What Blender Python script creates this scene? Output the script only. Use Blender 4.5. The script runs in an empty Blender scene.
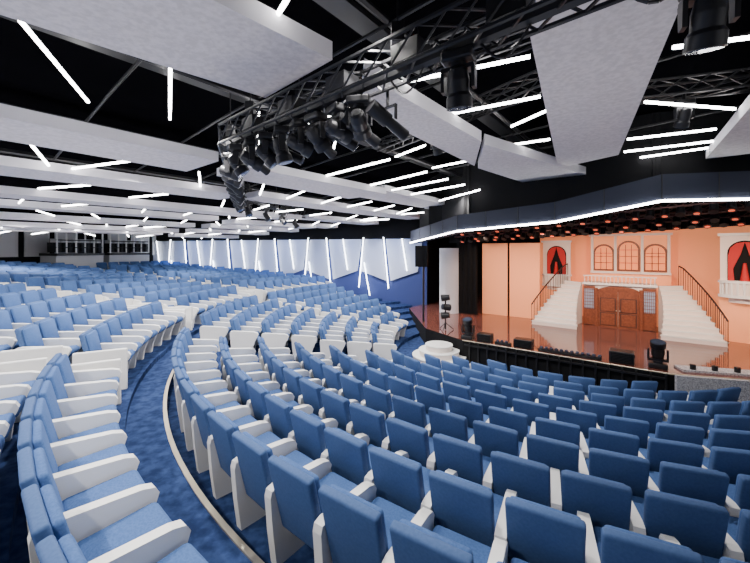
import bpy, bmesh, math, random
import numpy as np
from mathutils import Vector, Matrix
random.seed(4)
SC=bpy.context.scene
# ------------------------------------------------------------ materials
def mat(name,col,rough=0.6,metal=0.0,emit=0.0,noise=None,bump=0.0,nscale=20.0,spec=0.5):
    m=bpy.data.materials.new(name); m.use_nodes=True
    nt=m.node_tree; b=nt.nodes['Principled BSDF']
    b.inputs['Base Color'].default_value=(*col,1); b.inputs['Roughness'].default_value=rough
    b.inputs['Metallic'].default_value=metal
    b.inputs['Specular IOR Level'].default_value=spec
    if emit>0:
        b.inputs['Emission Color'].default_value=(*col,1); b.inputs['Emission Strength'].default_value=emit
    if noise or bump:
        tc=nt.nodes.new('ShaderNodeTexCoord'); nz=nt.nodes.new('ShaderNodeTexNoise')
        nz.inputs['Scale'].default_value=nscale; nz.inputs['Detail'].default_value=6
        nt.links.new(tc.outputs['Object'],nz.inputs['Vector'])
        if noise:
            r=nt.nodes.new('ShaderNodeValToRGB'); r.color_ramp.elements[0].position=.38; r.color_ramp.elements[1].position=.62
            r.color_ramp.elements[0].color=(*col,1); r.color_ramp.elements[1].color=(*noise,1)
            nt.links.new(nz.outputs['Fac'],r.inputs['Fac']); nt.links.new(r.outputs['Color'],b.inputs['Base Color'])
        if bump:
            bp=nt.nodes.new('ShaderNodeBump'); bp.inputs['Strength'].default_value=bump; bp.inputs['Distance'].default_value=.02
            nt.links.new(nz.outputs['Fac'],bp.inputs['Height']); nt.links.new(bp.outputs['Normal'],b.inputs['Normal'])
    return m
M={}
M['fabric']=mat('seat_blue_fabric',(.050,.108,.275),.85,noise=(.066,.136,.33),nscale=55,bump=.15,spec=.3)
M['fabric2']=mat('seat_back_blue',(.050,.100,.240),.75,noise=(.060,.115,.265),nscale=40,spec=.3)
M['white']=mat('white_lacquer',(.82,.81,.79),.4)
M['carpet']=mat('blue_carpet',(.014,.028,.088),.95,noise=(.034,.062,.165),nscale=7,bump=.2,spec=.1)
M['panel']=mat('ceiling_panel_felt',(.47,.445,.455),.85,noise=(.57,.54,.55),nscale=14,bump=.35,spec=.2)
M['paneledge']=mat('ceiling_panel_edge',(.70,.68,.72),.7)
M['black']=mat('black_paint',(.005,.005,.006),.8,spec=.2)
M['blackm']=mat('black_metal',(.016,.016,.018),.4,metal=.3)
M['darkvoid']=mat('black_ceiling',(.003,.003,.004),.95,spec=0)
M['led']=mat('led_white',(1,.98,.97),.5,emit=24)
M['ledw']=mat('led_strip_wall',(.9,.94,1),.5,emit=16)
M['gold']=mat('aisle_trim_metal',(.75,.66,.50),.3,metal=.8)
M['wallwhite']=mat('wall_white_panel',(.50,.53,.62),.5)
M['columnwhite']=mat('column_white',(.66,.66,.70),.5)
M['boothwhite']=mat('booth_white',(.6,.6,.62),.6)
M['wallblue']=mat('wall_blue_fabric',(.035,.055,.19),.7)
M['peach']=mat('peach_flat_self_lit',(.97,.37,.165),.7,emit=.33)  # unlit scenery; emission stands in for stage light on the flats
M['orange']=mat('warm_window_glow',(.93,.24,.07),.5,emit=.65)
M['stage']=mat('stage_floor_red_brown',(.15,.050,.038),.07,noise=(.18,.062,.046),nscale=3,spec=.7)
M['wood']=mat('door_wood',(.15,.040,.016),.45,noise=(.23,.065,.027),nscale=12)
M['cream']=mat('set_cream',(.82,.72,.66),.6)
M['iron']=mat('wrought_iron',(.05,.02,.016),.5)
M['trussred']=mat('stage_truss_metal',(.09,.03,.025),.5)
M['redlamp']=mat('red_lamp_lens',(1,.14,.06),.4,emit=1.0)
M['red']=mat('red_curtain',(.45,.008,.010),.7)
M['granite']=mat('speckled_granite',(.25,.25,.28),.5,noise=(.7,.7,.72),nscale=40)
M['header']=mat('header_navy',(.022,.027,.045),.6,spec=.3)
M['glass']=mat('lens_glass',(.05,.06,.09),.08)
M['lattice']=mat('lattice_glass',(.30,.38,.52),.3)
# ------------------------------------------------------------ builder
class B:
    def __init__(s): s.v=[];s.f=[];s.mi=[];s.sm=[];s.mats=[]
    def m(s,n):
        if n not in s.mats: s.mats.append(n)
        return s.mats.index(n)
    def add(s,vs,fs,mt,smooth=False):
        o=len(s.v); s.v+= [tuple(p) for p in vs]
        i=s.m(mt)
        for f in fs: s.f.append(tuple(o+k for k in f)); s.mi.append(i); s.sm.append(smooth)
    def box(s,mt,c,d,R=None):
        x,y,z=[k/2 for k in d]
        vs=[Vector(p) for p in [(-x,-y,-z),(x,-y,-z),(x,y,-z),(-x,y,-z),(-x,-y,z),(x,-y,z),(x,y,z),(-x,y,z)]]
        if R is not None: vs=[R@p for p in vs]
        c=Vector(c); s.add([p+c for p in vs],[(0,3,2,1),(4,5,6,7),(0,1,5,4),(1,2,6,5),(2,3,7,6),(3,0,4,7)],mt)
    def slab(s,mt,pts,z0,z1,mtside=None):
        n=len(pts)
        zb=z0 if isinstance(z0,(list,tuple)) else [z0]*n
        zt=z1 if isinstance(z1,(list,tuple)) else [z1]*n
        vs=[(p[0],p[1],zb[i]) for i,p in enumerate(pts)]+[(p[0],p[1],zt[i]) for i,p in enumerate(pts)]
        s.add(vs,[tuple(range(n-1,-1,-1)),tuple(range(n,2*n))],mt)
        s.add(vs,[(i,(i+1)%n,n+(i+1)%n,n+i) for i in range(n)],mtside or mt)
    def prism(s,mt,pts3,off):
        n=len(pts3); off=Vector(off); a=[Vector(p) for p in pts3]; vs=a+[p+off for p in a]
        s.add(vs,[tuple(range(n-1,-1,-1)),tuple(range(n,2*n))]+[(i,(i+1)%n,n+(i+1)%n,n+i) for i in range(n)],mt)
    def tube(s,mt,p,q,r,n=6,r2=None):
        p=Vector(p);q=Vector(q); d=(q-p)
        if d.length<1e-6: return
        d.normalize(); a=d.orthogonal().normalized(); b=d.cross(a); r2=r if r2 is None else r2
        vs=[p+(a*math.cos(t)+b*math.sin(t))*r for t in [2*math.pi*i/n for i in range(n)]]
        vs+=[q+(a*math.cos(t)+b*math.sin(t))*r2 for t in [2*math.pi*i/n for i in range(n)]]
        s.add(vs,[(i,(i+1)%n,n+(i+1)%n,n+i) for i in range(n)],mt,n>6)
        s.add(vs,[tuple(range(n-1,-1,-1)),tuple(range(n,2*n))],mt)
    def obj(s,name,parent=None,loc=None,rotz=0):
        me=bpy.data.meshes.new(name); me.from_pydata(s.v,[],s.f)
        for n in s.mats: me.materials.append(M[n])
        me.polygons.foreach_set('material_index',s.mi); me.polygons.foreach_set('use_smooth',s.sm)
        me.update()
        o=bpy.data.objects.new(name,me); SC.collection.objects.link(o)
        if loc: o.location=loc
        o.rotation_euler[2]=rotz
        if parent: o.parent=parent
        return o
CX,CY=6.8,12.9
CAMZ=4.4
KS=1.17           # seat size factor
def P(R,deg): t=math.radians(deg); return (CX+R*math.cos(t),CY+R*math.sin(t))
# ------------------------------------------------------------ tiers
ZA=1.50
inner=[(12.05-.9*k,max(0.02,1.30-.145*k)) for k in range(10)]
outer=[(13.66+1.0*j,1.62+.172*j) for j in range(13)]
ZO=outer[0][1]
def rake(z,a):   # the side bank of the house climbs less steeply
    if z<=ZO: return z
    t=min(1,max(0,(a-160)/36)); t=t*t*(3-2*t); g=.42+.58*t
    return ZO+(z-ZO)*g
prof=[(0.0,0.0)]
for R,z in reversed(inner):
    prof.append((R-.60,prof[-1][1])); prof.append((R-.60,z))
prof.append((12.46,1.30)); prof.append((12.46,ZA)); 
for j,(R,z) in enumerate(outer):
    prof.append((R-.63,prof[-1][1])); prof.append((R-.63,z))
prof.append((29,outer[-1][1]))
b=B(); A0,A1=118,330; N=106
vs=[];fs=[]
for i in range(N+1):
    a=A0+(A1-A0)*i/N
    for R,z in prof:
        x,y=P(R,a); vs.append((x,y,rake(z,a)))
L=len(prof)
for i in range(N):
    for k in range(L-1):
        fs.append((i*L+k,i*L+k+1,(i+1)*L+k+1,(i+1)*L+k))
b.add(vs,fs,'carpet')
b.add([(-32,-14,-.02),(30,-14,-.02),(30,36,-.02),(-32,36,-.02)],[(0,1,2,3)],'carpet')
b.obj('floor')
b=B()
def arc_strip(b,mt,R,w,z,h,a0,a1,n=90):
    for i in range(n):
        p=[P(R,a0+(a1-a0)*i/n),P(R+w,a0+(a1-a0)*i/n),P(R+w,a0+(a1-a0)*(i+1)/n),P(R,a0+(a1-a0)*(i+1)/n)]
        b.slab(mt,[p[0],p[3],p[2],p[1]],z,z+h)
arc_strip(b,'gold',12.44,.06,ZA,.02,130,290)
b.obj('trim_1')
# ------------------------------------------------------------ seat
def rbox(mt,c,d,r,seg,R=None,taper=0,smooth=True):
    bm=bmesh.new(); bmesh.ops.create_cube(bm,size=1)
    for v in bm.verts:
        v.co=Vector((v.co.x*d[0]*(1+taper*(1 if v.co.z>0 else 0)),v.co.y*d[1],v.co.z*d[2]))
    bmesh.ops.bevel(bm,geom=bm.edges[:],offset=r,segments=seg,profile=.5,affect='EDGES')
    bm.verts.ensure_lookup_table()
    vs=[((R@v.co) if R is not None else v.co)+Vector(c) for v in bm.verts]
    fs=[tuple(v.index for v in f.verts) for f in bm.faces]
    bm.free(); return vs,fs
def seat_b(seg,last=False):
    b=B()
    Rb=Matrix.Rotation(math.radians(13),3,'X')
    v,f=rbox('',(0,-.165,.645),(.485,.075,.65),.022,seg,Rb,.05); b.add(v,f,'fabric2',True)
    v,f=rbox('',(0,-.112,.68),(.46,.07,.54),.03,seg,Rb,.02); b.add(v,f,'fabric',True)
    v,f=rbox('',(0,.20,.455),(.46,.50,.13),.045,seg,Matrix.Rotation(math.radians(3),3,'X')); b.add(v,f,'fabric',True)
    b.box('blackm',(0,.16,.37),(.40,.34,.05))
    prof=[(-.17,0),(-.21,.30),(-.235,.60),(-.22,.655),(-.16,.67),(.02,.655),(.36,.625),(.44,.60),(.47,.55),(.45,.49),(.38,.36),(.32,.18),(.30,0)]
    for sx in ([-1,1] if last else [-1]):
        x0=sx*.29-.042
        b.prism('white',[(x0,y,z) for y,z in prof],(.084,0,0))
    b.v=[(x*KS,y*KS,z*KS) for x,y,z in b.v]
    return b
hi=seat_b(3); hil=seat_b(3,True); lo=seat_b(1); lol=seat_b(1,True)
def tmpl_mesh(b,name):
    o=b.obj(name); me=o.data; bpy.data.objects.remove(o); return me
ME_hi=tmpl_mesh(hi,'theatre_seat_mesh'); ME_hil=tmpl_mesh(hil,'theatre_seat_end_mesh')
W1=Vector((-16.5,27.6)); W2=Vector((3.2,21.6)); Wd=(W2-W1).normalized(); Wn=Vector((-Wd.y,Wd.x))
def inside(x,y):
    return (Vector((x,y))-W1).dot(Wn)<-1.0
def place_row(R,z,a0,a1,pitch=.58*KS,shift=0.0):
    da=math.degrees(pitch/R); n=int((a1-a0)/da)
    if n<1: return
    off=(a1-a0-n*da)/2+shift*da
    seats=[]
    for i in range(n):
        a=a0+off+da*(i+.5); x,y=P(R,a)
        if not inside(x,y): continue
        seats.append((a,x,y))
    far=B()
    for idx,(a,x,y) in enumerate(seats):
        last=(idx==len(seats)-1)
        rz=math.radians(a+90)
        zz=max(rake(z,a-da/2),rake(z,a+da/2))+.001
        d=math.hypot(x,y)
        if d<8.5 and y>-.5 and abs(x)<y*1.25+1:
            o=bpy.data.objects.new('theatre_seat',ME_hil if last else ME_hi); SC.collection.objects.link(o)
            o.location=(x,y,zz); o.rotation_euler[2]=rz
        else:
            t=lol if last else lo
            A=np.array(t.v); c,s=math.cos(rz),math.sin(rz)
            X=A[:,0]*c-A[:,1]*s+x; Y=A[:,0]*s+A[:,1]*c+y; Z=A[:,2]+zz
            o0=len(far.v)
            far.v+=list(zip(X.tolist(),Y.tolist(),Z.tolist()))
            far.f+=[tuple(k+o0 for k in f) for f in t.f]; far.mi+=t.mi; far.sm+=t.sm
    if far.f:
        far.mats=list(lo.mats); far.obj('theatre_seat_row')
for k,(R,z) in enumerate(inner):
    if k<=6:
        place_row(R,z,138+ (0 if k<5 else (k-4)*5),164); place_row(R,z,166.5+(k*.3),192-k*.3)
    a0=198+k*.8 if k<9 else 206
    place_row(R,z,a0,292 if k<9 else 274,shift=.42*(k%2))
for j,(R,z) in enumerate(outer):
    place_row(R,z,132,160); place_row(R,z,163.2,183); place_row(R,z,186,206.0); place_row(R,z,210.5,266)
for j,(R,z) in enumerate(outer):
    for a in (206.6,185.5,183.4,163.0,160.2,210.0):
        if a==210.0 and j>3: continue
        x,y=P(R-.08,a)
        if not inside(x,y): continue
        bb=B(); v,f=rbox('',(0,0,.41),(.08,.86,.82),.02,2); bb.add(v,f,'white')
        bb.obj('row_end_panel',loc=(x,y,rake(z,a)+.001),rotz=math.radians(a+90))
# ------------------------------------------------------------ ceiling
E=Vector((.63,.777)); NN=Vector((-.777,.63))
def SN(s,n): p=E*s+NN*n; return (p.x,p.y)
def ZB(n): return 6.9-.072*(max(n,1)-1)
b=B()
rows=[-16,-6,1,8,16,24,32]
for i in range(len(rows)-1):
    n0,n1=rows[i],rows[i+1]
    pts=[SN(-26,n0),SN(34,n0),SN(34,n1),SN(-26,n1)]
    b.add([(pts[0][0],pts[0][1],ZB(n0)+1.6),(pts[1][0],pts[1][1],ZB(n0)+1.6),(pts[2][0],pts[2][1],ZB(n1)+1.6),(pts[3][0],pts[3][1],ZB(n1)+1.6)],[(0,1,2,3)],'darkvoid')
b.obj('ceiling')
def st(n):
    q=11.4**2-(n-2.9)**2
    return 14.2-math.sqrt(q) if q>0 else None
def panel(quad,z,th=.24):
    b=B(); zs=z if isinstance(z,(list,tuple)) else [z]*4
    b.slab('panel',quad,list(zs),[q+th for q in zs],'paneledge'); b.obj('ceiling_panel')
def wall_s(n):
    return (-.5-(NN*n-W1).dot(Wn))/E.dot(Wn)
bands=[(7.4,9.0),(10.6,11.9),(13.3,14.5),(15.9,17.0),(18.3,19.3),(20.6,21.5),(22.8,23.7)]
for (n0,n1) in bands:
    nc=(n0+n1)/2; z=ZB(nc); s=st(nc)
    end=min(wall_s(n1),17.0 if nc<10 else 30)
    segs=[]
    cuts=[-17,-11.5,-6,-.8]
    if s is None: s=8.5
    cuts+= [s-.35]
    for i in range(len(cuts)-1): segs.append((cuts[i]+.12,cuts[i+1]))
    x=s+.35
    while x<end-.5:
        y=min(x+5.2,end); 
        if end-y<1.2: y=end
        segs.append((x,y-.12)); x=y
    for (a,c) in segs:
        dz=random.uniform(-.10,.10)
        panel([SN(a,n0),SN(c,n0+random.uniform(-.2,.2)),SN(c,n1),SN(a,n1+random.uniform(-.2,.2))],z+dz,.2)
panel([(-7.6,.35),(-5.8,-.8),(-.56,4.6),(-1.8,5.75)],6.9)
panel([(-.15,4.9),(2.4,7.9),(2.9,10.2),(-.25,6.1)],6.85)
panel([(2.5,8.0),(7.8,12.0),(6.6,13.8),(3.05,10.35)],6.82)
panel([(.9,2.5),(2.5,2.5),(6.4,9.2),(5.6,10.7)],6.9)
panel([SN(7.9,-1.3),SN(7.9,-3.2),SN(13.2,-3.4),SN(13.2,-1.0)],6.9)
panel([SN(-1,-1.6),SN(-1,-3.4),SN(6.2,-3.0),SN(6.2,-1.4)],6.9)
# LED tubes in the gaps
b=B()
gaps=[(5.2,7.3),(9.1,10.5),(12.0,13.2),(14.6,15.8),(17.1,18.2),(19.4,20.5),(21.6,22.7),(23.8,25.2)]
def led(p,q,z,z2=None):
    b.tube('led',(p[0],p[1],z),(q[0],q[1],z if z2 is None else z2),.027,6)
for gi,(g0,g1) in enumerate(gaps):
    s=-12+gi*.37 if gi else 7.0
    end=min(wall_s(g1),14 if gi<1 else 26)
    while s<end-.8:
        sk=random.uniform(-.9,.9)
        led(SN(s,g0),SN(s+sk,g1),ZB(g0)+.06,ZB(g1)+.06)
        s+=random.uniform(1.15,1.75)+abs(sk)*.3
for (p,q) in [((-4.2,4.14),(-5.27,6.43)),((-3.07,5.25),(-4.26,7.27)),((-.75,3.5),(-1.3,4.3)),((-6.5,3.0),(-8,5)),((.33,5.73),(2.18,4.92)),((1.32,7.1),(2.93,6.2)),((3.17,9.26),(4.3,8.6)),
   ((4.96,6.43),(6.94,6.75)),((6.2,8.6),(7.67,7.87)),((7.8,10.3),(8.9,9.3)),((4.0,4.7),(5.8,4.2)),((6.9,9.7),(9.2,8.3)),((-1.6,7.6),(-.3,6.6)),((.6,10.2),(1.3,9.1)),((1.9,11.6),(2.9,10.6)),((-3.0,9.0),(-2.3,6.9)),((-1.2,9.9),(-.9,8.2)),
   ((3.6,6.2),(3.0,7.7)),((-1.9,8.9),(-1.5,7.4))]:
    led(p,q,7.12)
b.obj('led_tube_lights')
# ------------------------------------------------------------ truss
def straight_truss(name,p,q,w=.3,k=14,mt='trussred',lamps=True,hang=0,gear=False):
    b=B(); p=Vector(p);q=Vector(q); d=(q-p).normalized(); n=Vector((-d.y,d.x,0)).normalized()*w/2; u=Vector((0,0,w/2))
    cs=[n+u,n-u,-n-u,-n+u]
    for i in range(4):
        b.tube(mt,p+cs[i],q+cs[i],.026,6)
        for j in range(k):
            b.tube(mt,p.lerp(q,j/k)+cs[i],p.lerp(q,(j+1)/k)+cs[(i+1)%4],.015,4)
    if lamps:
        for j in range(1,k,1):
            c=p.lerp(q,j/k); b.tube('blackm',c-Vector((0,0,w/2)),c-Vector((0,0,w/2+.12)),.02,6)
            b.tube('blackm',c-Vector((-.05,-.05,w/2+.02)),c-Vector((.07,.07,w/2+.27)),.10,10,.12)
            if j%2: b.tube('redlamp',c-Vector((.07,.07,w/2+.272)),c-Vector((.073,.073,w/2+.285)),.07,10)
    if gear:
        b.tube('blackm',p-u*.8,q-u*.8,.06,6)
        ang=math.atan2(d.y,d.x)
        for j in range(1,k,3):
            b.box('blackm',p.lerp(q,(j+.5)/k),(.34,.26,.2),Matrix.Rotation(ang,3,'Z'))
            c=p.lerp(q,j/k)
            pr=None
            for m in range(9):
                t=m/8; r=c.lerp(p.lerp(q,min(1,(j+1.3)/k)),t)-Vector((0,0,w/2+.22*math.sin(math.pi*t)))
                if pr is not None: b.tube('blackm',pr,r,.013,4)
                pr=r
    if hang:
        for t in (.1,.5,.9):
            c=p.lerp(q,t); b.tube('blackm',c+u,c+u+Vector((0,0,hang)),.012,4)
            b.box('blackm',c+u+Vector((0,0,.12)),(.14,.14,.22))
    return b.obj(name)
T=[Vector((3.2,1.32,6.5)),Vector((-2.7,6.45,6.5)),Vector((*P(11.6,183),6.45)),Vector((*P(11.6,155),6.2))]
straight_truss('lighting_truss',T[0],T[1],.34,22,'blackm',False,1.8,True)
straight_truss('lighting_truss',T[1],T[2],.34,18,'blackm',False,.9,True)
straight_truss('lighting_truss',T[2],T[3],.34,16,'blackm',False,.6,True)
straight_truss('lighting_truss',T[0],(10.5,1.2,6.5),.34,20,'blackm',False,1.8,True)
straight_truss('lighting_truss',(3.6,3.4,7.4),(-2.2,7.9,7.4),.32,16,'blackm',False,.5)
straight_truss('lighting_truss',(3.9,5.2,7.5),(.2,10.5,7.5),.3,16,'blackm',False,.4)
straight_truss('lighting_truss',(4.3,7.2,7.5),(10.5,5.2,7.5),.3,16,'blackm',False,.6)
def moving_head(loc,rz,tilt,k=1.0,hang=True):
    e=bpy.data.objects.new('moving_head_light',None); SC.collection.objects.link(e)
    e.location=loc; e.rotation_euler[2]=rz
    if not hang: e.rotation_euler[0]=math.pi
    b=B(); v,f=rbox('',(0,0,-.06*k),(.36*k,.26*k,.12*k),.025*k,2); b.add(v,f,'blackm')
    b.tube('blackm',(0,0,0),(0,0,.14 if hang else 0.001),.03,6); b.tube('blackm',(0,0,-.12*k),(0,0,-.17*k),.09*k,16); b.obj('base',e)
    b=B()
    b.box('blackm',(0,0,-.19*k),(.38*k,.12*k,.05*k))
    for sx in (-1,1):
        b.prism('blackm',[(sx*.175*k-.02*k,-.06*k,-.2*k),(sx*.175*k-.02*k,.06*k,-.2*k),(sx*.175*k-.02*k,.045*k,-.43*k),(sx*.175*k-.02*k,-.045*k,-.43*k)],(.04*k,0,0))
    b.obj('yoke',e)
    b=B(); c=Vector((0,0,-.38*k)); d=Vector((0,math.sin(tilt),-math.cos(tilt)))
    prof=[(-.2,.07),(-.17,.105),(-.05,.125),(.08,.12),(.12,.145),(.24,.15)]
    for i in range(len(prof)-1):
        b.tube('blackm',c+d*prof[i][0]*k,c+d*prof[i+1][0]*k,prof[i][1]*k,18,prof[i+1][1]*k)
    b.tube('glass',c+d*.235*k,c+d*.25*k,.13*k,18)
    b.obj('head',e)
    return e
def face(p): return math.atan2(CY-p[1],CX-p[0])-math.pi/2
moving_head((2.38,2.5,6.36),face((2.38,2.5)),.3,.82)
b=B(); b.tube('blackm',(2.38,2.5,6.5),(2.38,2.5,8.3),.03,8); b.box('blackm',(2.38,2.5,6.6),(.5,.06,.06)); b.obj('fixture_drop_pipe')
for i,(t,tl,k) in enumerate([(.405,.2,.85),(.575,1.1,.8),(.625,1.3,.8),(.68,.9,.8),(.73,1.2,.85),(.785,.3,.85),(.84,.8,.85),(.90,1.1,.85),(.96,.6,.85)]):
    p=T[0].lerp(T[1],t); moving_head((p.x,p.y,6.26 if i else 6.31),face(p)+random.uniform(-.5,.5),tl,k)
for i in range(9):
    p=T[1].lerp(T[2],.05+.11*i); moving_head((p.x,p.y,p.z-.26),face(p)+random.uniform(-.5,.5),random.uniform(.3,1.3),.88)
for i in range(4):
    p=T[2].lerp(T[3],.1+.25*i); moving_head((p.x,p.y,p.z-.26),face(p)+random.uniform(-.5,.5),random.uniform(.3,1.3),.85)
for p in ((5.9,6.68),(8.2,5.95),(1.5,8.6)): moving_head((p[0],p[1],7.25),face(p),.5,.8)
for t in (.54,.60,.655,.70,.81,.93):
    p=T[0].lerp(T[1],t); 
    e=bpy.data.objects.new('profile_spotlight',None); SC.collection.objects.link(e)
    e.location=(p.x+.14,p.y+.16,6.15); e.rotation_euler[2]=face(p)+random.uniform(-.5,.5)
    b=B(); d=Vector((.2,.86,-.45)).normalized(); c=Vector((0,0,-.18))
    b.tube('blackm',c-d*.28,c,.09,12); b.tube('blackm',c,c+d*.3,.065,12,.075); b.tube('glass',c+d*.295,c+d*.31,.06,12); b.obj('barrel',e)
    b=B(); b.tube('blackm',(0,0,.24),(0,0,0),.02); b.box('blackm',(0,0,-.02),(.28,.04,.02)); b.box('blackm',(.13,0,-.1),(.015,.04,.18)); b.box('blackm',(-.13,0,-.1),(.015,.04,.18)); b.obj('bracket',e)
b=B()
for n in (3.0,6.3,10,13.4):
    b.tube('blackm',(*SN(-12,n),ZB(n)+.9),(*SN(15,n),ZB(n)+.9),.05)
    b.box('blackm',(*SN(2,n+.5),ZB(n)+1.1),(26,.35,.08),Matrix.Rotation(math.atan2(E.y,E.x),3,'Z'))
for s in range(-8,15,2):
    b.tube('blackm',(*SN(s,-3),ZB(1)+1.0),(*SN(s,8),ZB(8)+1.0),.03); b.tube('blackm',(*SN(s,8),ZB(8)+1.0),(*SN(s,16),ZB(16)+1.0),.03)
b.obj('ceiling_service_pipes')
# ------------------------------------------------------------ stage
U=Vector((.8,-.6));V=Vector((.6,.8));O=Vector((3.3,13.2))
def S(a,bv,z=None):
    p=O+U*a+V*bv
    return (p.x,p.y) if z is None else (p.x,p.y,z)
RS=Matrix.Rotation(math.atan2(U.y,U.x),3,'Z')
RA=math.atan2(U.y,U.x)
spoly=[(3.3,13.2),(8.08,9.6),(12.5,8.5),(20,11.5),(20,24),(6,26),(2.0,20.5),(2.2,15.2)]
b=B()
n=len(spoly)
b.add([(x,y,1.0) for x,y in spoly],[tuple(range(n))],'stage')
b.add([(x,y,z) for z in (0,1.0) for x,y in spoly],[(i,(i+1)%n,n+(i+1)%n,n+i) for i in range(n)],'black')
b.box('granite',((8.14+12.5)/2+.0,(9.5+8.42)/2,.5),(4.45,.1,1.0),Matrix.Rotation(math.atan2(-1.1,4.42),3,'Z'))
for p,q in ((spoly[0],spoly[1]),(spoly[1],spoly[2])):
    b.tube('gold',(*p,1.0),(*q,1.0),.02)
b.obj('stage')
b=B(); cx,cy=2.45,13.4
for i,(r,h) in enumerate([(1.25,.2),(1.0,.4),(.75,.6),(.5,.8)]):
    pts=[(cx+r*math.cos(t),cy+r*math.sin(t)) for t in [2*math.pi*k/28 for k in range(28)]]
    b.slab('cream',pts,0,h-.03,'cream'); 
    pts=[(cx+(r+.02)*math.cos(t),cy+(r+.02)*math.sin(t)) for t in [2*math.pi*k/28 for k in range(28)]]
    b.slab('white',pts,h-.03,h)
b.obj('stage_steps')
b=B()
def wallseg(mt,p,q,z0,z1,t=.1):
    d=(Vector(q)-Vector(p)); n=Vector((-d.y,d.x)).normalized()*t
    b.slab(mt,[p,q,(q[0]+n.x,q[1]+n.y),(p[0]+n.x,p[1]+n.y)],z0,z1)
wallseg('black',(20.2,5),(20.2,24),0,8.7); wallseg('black',(20,24.1),(6,26.1),0,8.7); wallseg('black',(6,26.1),(3.2,21.8),0,8.7)
b.obj('wall_backstage')
b=B(); 
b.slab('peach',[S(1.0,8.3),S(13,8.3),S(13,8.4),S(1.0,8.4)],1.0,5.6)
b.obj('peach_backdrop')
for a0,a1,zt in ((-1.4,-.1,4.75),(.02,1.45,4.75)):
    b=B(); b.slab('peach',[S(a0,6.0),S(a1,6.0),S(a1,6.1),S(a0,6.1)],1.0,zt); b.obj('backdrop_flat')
def drape(name,p,q,z0,z1,z0b=None,mt='black',amp=.06,n=60):
    b=B(); p=Vector(p);q=Vector(q); d=(q-p); nn=Vector((-d.y,d.x)).normalized(); vs=[]
    for i in range(n+1):
        t=i/n; c=p+d*t+nn*amp*math.sin(i*1.3); zz=z0 if z0b is None else z0+(z0b-z0)*t
        vs+=[(c.x,c.y,zz),(c.x,c.y,z1)]
    b.add(vs,[(2*i,2*i+2,2*i+3,2*i+1) for i in range(n)],mt,True); return b.obj(name)
drape('stage_leg_curtain',S(-2.6,5.2),S(-1.45,5.4),1.0,6.6,n=20)
drape('stage_border_curtain',S(-2.6,4.4),S(11,4.4),4.75,7.4,5.35)
drape('stage_border_curtain',S(-2.6,2.2),S(11,2.2),5.2,7.4,6.0)
straight_truss('stage_lighting_truss',S(-2,3.9,5.2),S(10,3.9,5.75),.3,30)
straight_truss('stage_lighting_truss',S(-1,1.6,5.45),S(10,1.6,6.1),.3,30)
straight_truss('stage_lighting_truss',S(-1,2.9,5.3),S(10,2.9,5.9),.3,24)
b=B()
pts=[(4.05+.55*math.cos(t),19.0+.35*math.sin(t)) for t in [2*math.pi*k/24 for k in range(24)]]
b.slab('columnwhite',pts,1.001,4.5); 
b.obj('curved_white_column')
b=B(); b.slab('black',[(1.9,16.6),(2.45,16.45),(2.55,16.6),(2.0,16.8)],3.6,4.6); b.tube('blackm',(2.3,16.6,0),(2.3,16.6,4.6),.05); b.obj('line_array_speaker')
hp=[((1.9,18.6),4.80,5.40),((3.2,13.6),5.15,5.75),((5.8,11.3),5.32,5.95),((7.95,9.7),5.78,6.5),((13,8.4),5.72,6.45)]
b=B()
for (p,z0,z1),(q,y0,y1) in zip(hp[:-1],hp[1:]):
    d=Vector(q)-Vector(p); n=Vector((-d.y,d.x)).normalized()*.6
    pts=[p,q,(q[0]+n.x,q[1]+n.y),(p[0]+n.x,p[1]+n.y)]
    b.slab('header',pts,[z0,y0,y0,z0],[z1,y1,y1,z1])
    nn=n.normalized()*-.03
    b.tube('led',(p[0]+nn.x,p[1]+nn.y,z0-.02),(q[0]+nn.x,q[1]+nn.y,y0-.02),.035,8)
    L0=(Vector(q)-Vector(p)).length; m=max(2,int(L0/1.1))
    for i in range(m+1):
        t=i/m; b.tube('blackm',(p[0]+(q[0]-p[0])*t+nn.x*.4,p[1]+(q[1]-p[1])*t+nn.y*.4,z0+(y0-z0)*t),(p[0]+(q[0]-p[0])*t+nn.x*.4,p[1]+(q[1]-p[1])*t+nn.y*.4,z1+(y1-z1)*t),.012,4)
b.obj('proscenium_header')
b=B()
for (p,z0,z1),(q,y0,y1) in zip(hp[:-1],hp[1:]):
    d=Vector(q)-Vector(p); n=Vector((-d.y,d.x)).normalized()*.5
    b.slab('black',[(p[0]+n.x,p[1]+n.y),(q[0]+n.x,q[1]+n.y),(q[0]+n.x*1.2,q[1]+n.y*1.2),(p[0]+n.x*1.2,p[1]+n.y*1.2)],[z1,y1,y1,z1],8.4)
b.obj('wall_proscenium')
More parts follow.
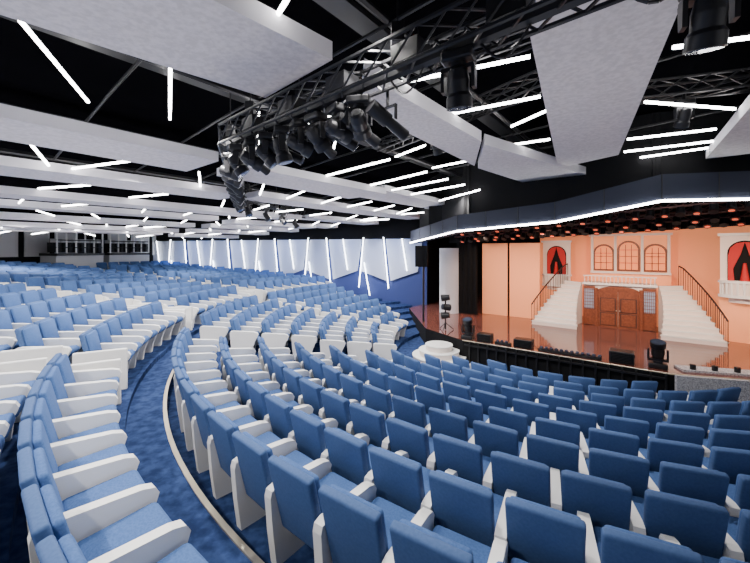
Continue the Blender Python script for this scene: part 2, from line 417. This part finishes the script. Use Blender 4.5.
# ---- set pieces
AC=4.6
def stair(sign,name):
    e=B(); n=11
    P0=Vector((AC-sign*2.3,4.6));P1=Vector((AC-sign*2.25,6.0));P2=Vector((AC-sign*1.72,6.6))
    def bz(t): return P0*(1-t)**2+P1*2*t*(1-t)+P2*t*t
    def tg(t): return ((P1-P0)*(1-t)*2+(P2-P1)*2*t).normalized()
    edges=[]
    for i in range(n+1):
        t=i/n; c=bz(t); d=tg(t); nn=Vector((-d.y,d.x)); w=(.45*(1-t)**1.3+.46)
        edges.append((c-nn*w,c+nn*w))
    for i in range(n):
        h=1.0+1.9*(i+1)/n
        q=[edges[i][0],edges[i+1][0],edges[i+1][1],edges[i][1]]
        pts=[S(p.x,p.y) for p in q]
        e.slab('cream',pts[::-1],1.001,h-.035,'cream')
        c=sum((Vector(p) for p in pts),Vector((0,0)))/4
        e.slab('white',[tuple(c+(Vector(p)-c)*1.03) for p in pts[::-1]],h-.035,h)
    side=1 if sign>0 else 0
    prev=None
    for i in range(n+1):
        p=edges[i][side]; x,y=S(p.x,p.y); h=1.0+1.9*min(i+.5,n)/n
        e.tube('iron',(x,y,h-.05),(x,y,h+.8),.014,5)
        if i<n:
            p2=edges[i][side].lerp(edges[i+1][side],.5); x2,y2=S(p2.x,p2.y); e.tube('iron',(x2,y2,h),(x2,y2,h+.86),.010,5)
        if prev: e.tube('iron',prev,(x,y,h+.82),.03,8)
        prev=(x,y,h+.82)
    e.obj(name)
stair(1,'curved_staircase'); stair(-1,'curved_staircase')
def setpiece(name,a,bv,z,rot=0):
    e=bpy.data.objects.new(name,None); SC.collection.objects.link(e); e.location=S(a,bv,z); e.rotation_euler[2]=RA+rot; return e
e=setpiece('balcony_facade_with_double_door',AC,6.05,1.001)
b=B(); b.box('cream',(0,.55,.92),(2.6,.9,1.84)); b.box('white',(0,.50,1.88),(2.7,1.05,.09)); b.obj('landing_block',e)
b=B()
for sx in (-1,1):
    b.box('wood',(sx*.37,-.0,.80),(.72,.08,1.60))
    for zc,hh in ((.35,.5),(.98,.55)):
        b.box('wood',(sx*.37,-.055,zc),(.50,.04,hh)); b.box('iron',(sx*.37,-.045,zc),(.58,.02,hh+.06))
    b.tube('gold',(sx*.06,-.09,.75),(sx*.06,-.05,.75),.025,8)
pts=[(-.76,0,1.58),(.76,0,1.58)]+[(.76*math.cos(t),0,1.58+.22*math.sin(t)) for t in [math.pi*k/12 for k in range(1,12)]]
b.prism('wood',[(x,-.06,z) for x,y,z in pts],(0,.1,0))
b.box('wood',(-.8,-.02,.85),(.12,.12,1.7)); b.box('wood',(.8,-.02,.85),(.12,.12,1.7))
b.obj('double_door',e)
b=B()
for sx in (-1,1):
    b.box('wood',(sx*1.08,.02,.9),(.46,.06,1.75)); b.box('lattice',(sx*1.08,-.02,1.2),(.36,.03,.9))
    for k in range(-3,4):
        b.box('wood',(sx*1.08,-.04,1.2+k*.14),(.36,.02,.018)); 
        if abs(k)<3: b.box('wood',(sx*1.08+k*.07,-.04,1.2),(.014,.02,.9))
b.obj('lattice_side_windows',e)
b=B()
for k in range(-9,10):
    b.tube('cream',(k*.14,.02,1.92),(k*.14,.02,2.22),.02,6)
b.box('cream',(0,.02,2.24),(2.65,.07,.05)); b.obj('balustrade',e)
e=setpiece('arched_window_facade',AC+.35,7.35,1.001)
def arch(cx,w,z0,zs,n=14):
    return [(cx-w/2,z0),(cx+w/2,z0)]+[(cx+w/2*math.cos(math.pi*k/n),zs+w/2*math.sin(math.pi*k/n)) for k in range(n+1)]
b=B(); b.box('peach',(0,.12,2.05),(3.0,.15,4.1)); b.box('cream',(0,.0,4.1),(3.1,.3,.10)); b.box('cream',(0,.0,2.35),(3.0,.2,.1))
for sx in (-1.42,-.5,.5,1.42): b.box('cream',(sx,0,3.2),(.1,.16,1.75))
b.obj('wall_panel',e)
b=B()
for cx in (-.96,0,.96):
    hgt=3.25 if cx else 3.4
    b.prism('wood',[(x,.0,z) for x,z in arch(cx,.86,2.42,hgt)],(0,.05,0))
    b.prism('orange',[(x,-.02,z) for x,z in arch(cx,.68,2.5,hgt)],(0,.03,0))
    for k in (-1,1): b.box('wood',(cx+k*.11,-.04,(2.5+hgt+.25)/2),(.03,.02,hgt+.25-2.5))
    for zz in (2.8,3.1,hgt): b.box('wood',(cx,-.04,zz),(.66,.02,.03))
b.obj('arched_windows',e)
def curtained(a,bv,rot,k=1.0):
    e=setpiece('curtained_arch_balcony',a,bv,1.001,rot); 
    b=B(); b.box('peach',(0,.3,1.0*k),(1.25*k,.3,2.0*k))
    out=[(-.6*k,1.9*k),(.6*k,1.9*k),(.6*k,3.65*k),(-.6*k,3.65*k)]
    b.prism('cream',[(x,.2,z) for x,z in out],(0,.1,0))
    b.prism('black',[(x,.17,z) for x,z in arch(0,.84*k,2.0*k,3.05*k)],(0,.03,0))
    b.box('white',(0,.15,3.68*k),(1.3*k,.35,.09*k)); b.obj('arch_frame',e)
    b=B()
    for sx in (-1,1):
        b.prism('red',[(sx*x*k,.12,z*k) for x,z in [(.40,2.0),(.24,2.0),(.28,2.5),(.10,3.0),(0,3.42),(.2,3.38),(.35,3.22),(.40,2.95)]],(0,.05,0))
    b.tube('red',(0,.1,2.7*k),(0,.1,2.1*k),.04*k,8,.12*k)
    b.obj('red_drapes',e)
    b=B()
    def half(r,z0,z1,mt):
        pts=[(r*math.cos(math.pi*i/14+math.pi),.2+.6*r*math.sin(math.pi*i/14+math.pi)) for i in range(15)]
        b.slab(mt,pts,z0*k,z1*k)
    half(.66*k,1.52,1.62,'white'); half(.55*k,1.62,2.02,'cream'); half(.66*k,2.02,2.1,'white'); half(.4*k,1.35,1.52,'cream')
    for i in range(1,12):
        t=math.pi+math.pi*i/12; b.tube('white',(.60*k*math.cos(t),.2+.37*k*math.sin(t),1.62*k),(.60*k*math.cos(t),.2+.37*k*math.sin(t),2.02*k),.03*k,6)
    b.obj('half_round_balcony',e)
curtained(2.0,6.95,0,1.04)
curtained(8.38,5.6,-.2,1.08)
b=B()
for i in range(9):
    h=1.001+(i+1)*.17
    b.slab('white',[S(10.2-i*.18,3.2),S(10.2-i*.18-.18,3.2),S(10.2-i*.18-.18,4.3),S(10.2-i*.18,4.3)][::-1],1.001,h)
prev=None
for i in range(10):
    p=S(10.2-i*.18,3.2,1.0+i*.17+.8); b.tube('iron',S(10.2-i*.18,3.2,1.0+i*.17),p,.014,5)
    if prev: b.tube('iron',prev,p,.025,6)
    prev=p
b.obj('side_staircase')
def case(a,bv,w,d,h):
    e=B(); v,f=rbox('',(0,0,h/2),(w,d,h),.02,1); e.add(v,f,'blackm')
    e.box('black',(0,-d/2-.005,h/2),(w*.85,.02,h*.7)); 
    for k in range(5): e.box('blackm',(0,-d/2-.02,h*(.25+.12*k)),(w*.8,.01,.015))
    for sx in (-1,1): e.tube('blackm',(sx*w/2,0,h*.6),(sx*(w/2+.02),0,h*.6),.04,8)
    return e.obj('stage_monitor_speaker',loc=S(a,bv,1.002),rotz=RA)
case(.75,.35,.5,.4,.3); case(2.1,.35,.6,.4,.3); case(4.9,.4,.62,.45,.36)
for a,bv in ((.1,.3),(5.75,.42)):
    x,y=S(a,bv); moving_head((x,y,1.002),RA,.3,1.25,hang=False)
for a0,a1 in ((1.15,1.7),(2.6,4.4)):
    b=B(); b.box('blackm',(0,0,.05),((a1-a0),.14,.1)); n=int((a1-a0)/.15)
    for i in range(n): b.tube('glass',(-(a1-a0)/2+.1+i*.15,-.03,.1),(-(a1-a0)/2+.1+i*.15,-.05,.16),.05,8)
    b.obj('footlight_batten',loc=S((a0+a1)/2,.25,1.001),rotz=RA)
b=B()
b.slab('granite',[(8.6,9.75),(12.4,8.8),(12.5,9.2),(8.7,10.2)],1.001,1.06); 
for i in range(6): b.tube('blackm',(8.9+i*.5,9.8-i*.12,1.06),(8.9+i*.5,9.8-i*.12,1.2),.07,8)
b.obj('footlight_ramp')
b=B()
for i in range(18):
    x,y=S(.3+i*.33,-.06); b.box('blackm',(x,y,.5),(.05,.06,.95),RS)
b.box('blackm',(*S(3,-.07),.86),(5.8,.08,.05),RS); b.obj('stage_front_ribs')
e=bpy.data.objects.new('stage_light_stand',None); SC.collection.objects.link(e); e.location=(3.0,14.9,1.001)
b=B(); b.tube('blackm',(0,0,.03),(0,0,1.3),.035,8)
for t in range(3): b.tube('blackm',(0,0,.3),(.35*math.cos(t*2.1),.35*math.sin(t*2.1),.02),.02)
b.obj('stand',e); b=B()
for zz,s in ((1.35,1),(.95,-1),(.6,1)):
    b.tube('blackm',(-.18*s,0,zz),(.16*s,-.1,zz+.05),.15,14,.12)
b.obj('lamp_heads',e)
# ------------------------------------------------------------ far wall
b=B(); Lw=(W2-W1).length
def WP(t,z,o=0): p=W1+Wd*t-Wn*o; return Vector((p.x,p.y,z))
def wq(mt,t0,t1,t2,t3,z0,z1,o,th=.05):
    b.prism(mt,[WP(t0,z0,o),WP(t1,z0,o),WP(t2,z1,o),WP(t3,z1,o)],Vector((-Wn.x,-Wn.y,0))*-th)
wq('wallblue',-6,Lw,Lw,-6,0,5.0,0,.2)
wq('black',-6,Lw,Lw,-6,5.0,7.2,0,.2)
b.obj('wall_far')
b=B(); t=-1.5;i=0
while t<Lw-1.4:
    w=1.95; a=.30*(1 if i%2 else -1); o=.14+.06*(i%2)
    b.prism('wallwhite',[WP(t+.12,3.05 if i%2 else 2.45,o),WP(t+w-.12,2.45 if i%2 else 3.05,o),WP(t+w-.10-a,5.1,o),WP(t+.10+a,5.1,o)],Vector((Wn.x,Wn.y,0))*.05)
    t+=w+.02;i+=1
b.obj('acoustic_wall_panels')
b=B(); t=-1.5;i=0
while t<Lw-.5:
    a=.32*(1 if i%2 else -1)
    b.tube('ledw',WP(t+.02,2.0,.30),WP(t+.02+a,5.2,.30),.03,6)
    if i%2: b.tube('ledw',WP(t+.75,1.5,.28),WP(t+.75-a*1.2,3.6,.28),.025,6)
    else: b.tube('ledw',WP(t+1.2,3.1,.28),WP(t+1.2+a,5.1,.28),.025,6)
    t+=1.97;i+=1
b.obj('led_wall_strips')
b=B(); n=40
for i in range(n):
    a0=146+124*i/n;a1=146+124*(i+1)/n
    p=[P(28.6,a0),P(28.6,a1),P(28.8,a1),P(28.8,a0)]
    b.slab('black' ,p,0,8.4)
    if i%4!=3:
        q=[P(28.5,a0+.3),P(28.5,a1-.3),P(28.56,a1-.3),P(28.56,a0+.3)]; b.slab('boothwhite',q,4.0,5.9)
b.obj('wall_rear')
b=B(); zf=4.05
for a0,a1 in ((151,156.6),(157.4,163)):
    b.slab('boothwhite',[P(26.9,a0),P(26.9,a1),P(28.3,a1),P(28.3,a0)],2.5,zf)
    b.slab('blackm',[P(26.8,a0),P(26.8,a1),P(28.4,a1),P(28.4,a0)],zf,zf+.15)
    b.slab('boothwhite',[P(26.6,a0),P(26.6,a1),P(28.4,a1),P(28.4,a0)],zf+1.55,zf+1.75)
    for k in range(6):
        x,y=P(26.9,a0+.1+(a1-a0-.2)*k/5); b.tube('white',(x,y,zf+.1),(x,y,zf+1.6),.045,6)
    for k in range(8):
        x,y=P(27.3,a0+.4+(a1-a0-.8)*k/7); b.box('boothwhite',(x,y,zf+.9),(.32,.32,.25)); b.box('blackm',(x,y,zf+.5),(.6,.4,.6))
    for zz in (.5,.95):
        b.tube('blackm',(*P(26.9,a0),zf+zz),(*P(26.9,a1),zf+zz),.03)
b.obj('control_booth')
b=B()
for a in range(166,236,2):
    z0=rake(outer[-1][1],a); z1=rake(outer[-1][1],a+2)
    x,y=P(26.6,a); b.tube('blackm',(x,y,z0),(x,y,z0+1.0),.025,6)
    x2,y2=P(26.6,a+2); b.tube('white',(x,y,z0+1.0),(x2,y2,z1+1.0),.035,6); b.tube('blackm',(x,y,z0+.5),(x2,y2,z1+.5),.015,5)
b.obj('rear_railing')
# ------------------------------------------------------------ lights
def spot(x,y,z,tx,ty,tz,power,col=(1,1,1),ang=120,rad=.1,blend=.8):
    l=bpy.data.lights.new('theatre_or_fill_light','SPOT'); l.energy=power; l.color=col; l.spot_size=math.radians(ang); l.spot_blend=blend; l.shadow_soft_size=rad  # shared by house and stage spots and the added fill spots
    o=bpy.data.objects.new('theatre_or_fill_light',l); SC.collection.objects.link(o); o.location=(x,y,z)
    o.rotation_euler=(Vector((tx,ty,tz))-Vector((x,y,z))).to_track_quat('-Z','Y').to_euler()
for g,ss in ((2.5,(-2,3,7.5)),(6.3,(-7,-2,3,8,13)),(10.0,(-9,-3,3,9,14)),(12.6,(-9,-3,3,9,15)),(15.2,(-8,-1,6,12)),(20.0,(-6,2,9))):
    for s in ss:
        x,y=SN(s,g); spot(x,y,ZB(g)+.1,x,y,0,1000,(1,.965,.93),140)
for (R,aa) in ((14.0,(168,190,208,226,244)),(19.5,(160,176,192,208)),(9.0,(160,185,210,235,260)),(24,(170,190))):
    for a in aa:
        x,y=P(R,a); z=2.9 if R<10 else 3.6
        spot(x,y,z,x,y,9,170,(1,.94,.94),165,.15,1.0)  # added upward fill, no fixtures, brightens the ceiling panel undersides
for t in (3,7,11,15,18.5):
    p=WP(t,6.2,2.4); q=WP(t,3.0,0); spot(p.x,p.y,5.1,q.x,q.y,2.4,260,(.30,.46,1),140)  # added blue wash without fixtures, brightens the far wall panels
for a,tb in ((-.5,6),(2,7),(4.6,7),(7,7),(9.5,6)):
    x,y=S(a+.3,2.6); spot(x,y,4.95,*S(a,tb,2.4),400,(1,.68,.47),100)
for a in (1.0,4.5,8):
    x,y=S(a,.9); spot(x,y,5.1,*S(a,3.5,1.0),420,(1,.8,.68),120)
w=bpy.data.worlds.new('World'); SC.world=w; w.use_nodes=True
w.node_tree.nodes['Background'].inputs[0].default_value=(.98,.98,1,1); w.node_tree.nodes['Background'].inputs[1].default_value=1.3
# ------------------------------------------------------------ camera
cam=bpy.data.cameras.new('camera'); co=bpy.data.objects.new('camera',cam); SC.collection.objects.link(co)
co.location=(0,0,CAMZ); co.rotation_euler=(math.pi/2,0,0)
cam.sensor_width=36; cam.lens=16.8; cam.shift_y=-31.5/750; cam.clip_start=.05; cam.clip_end=200
SC.camera=co
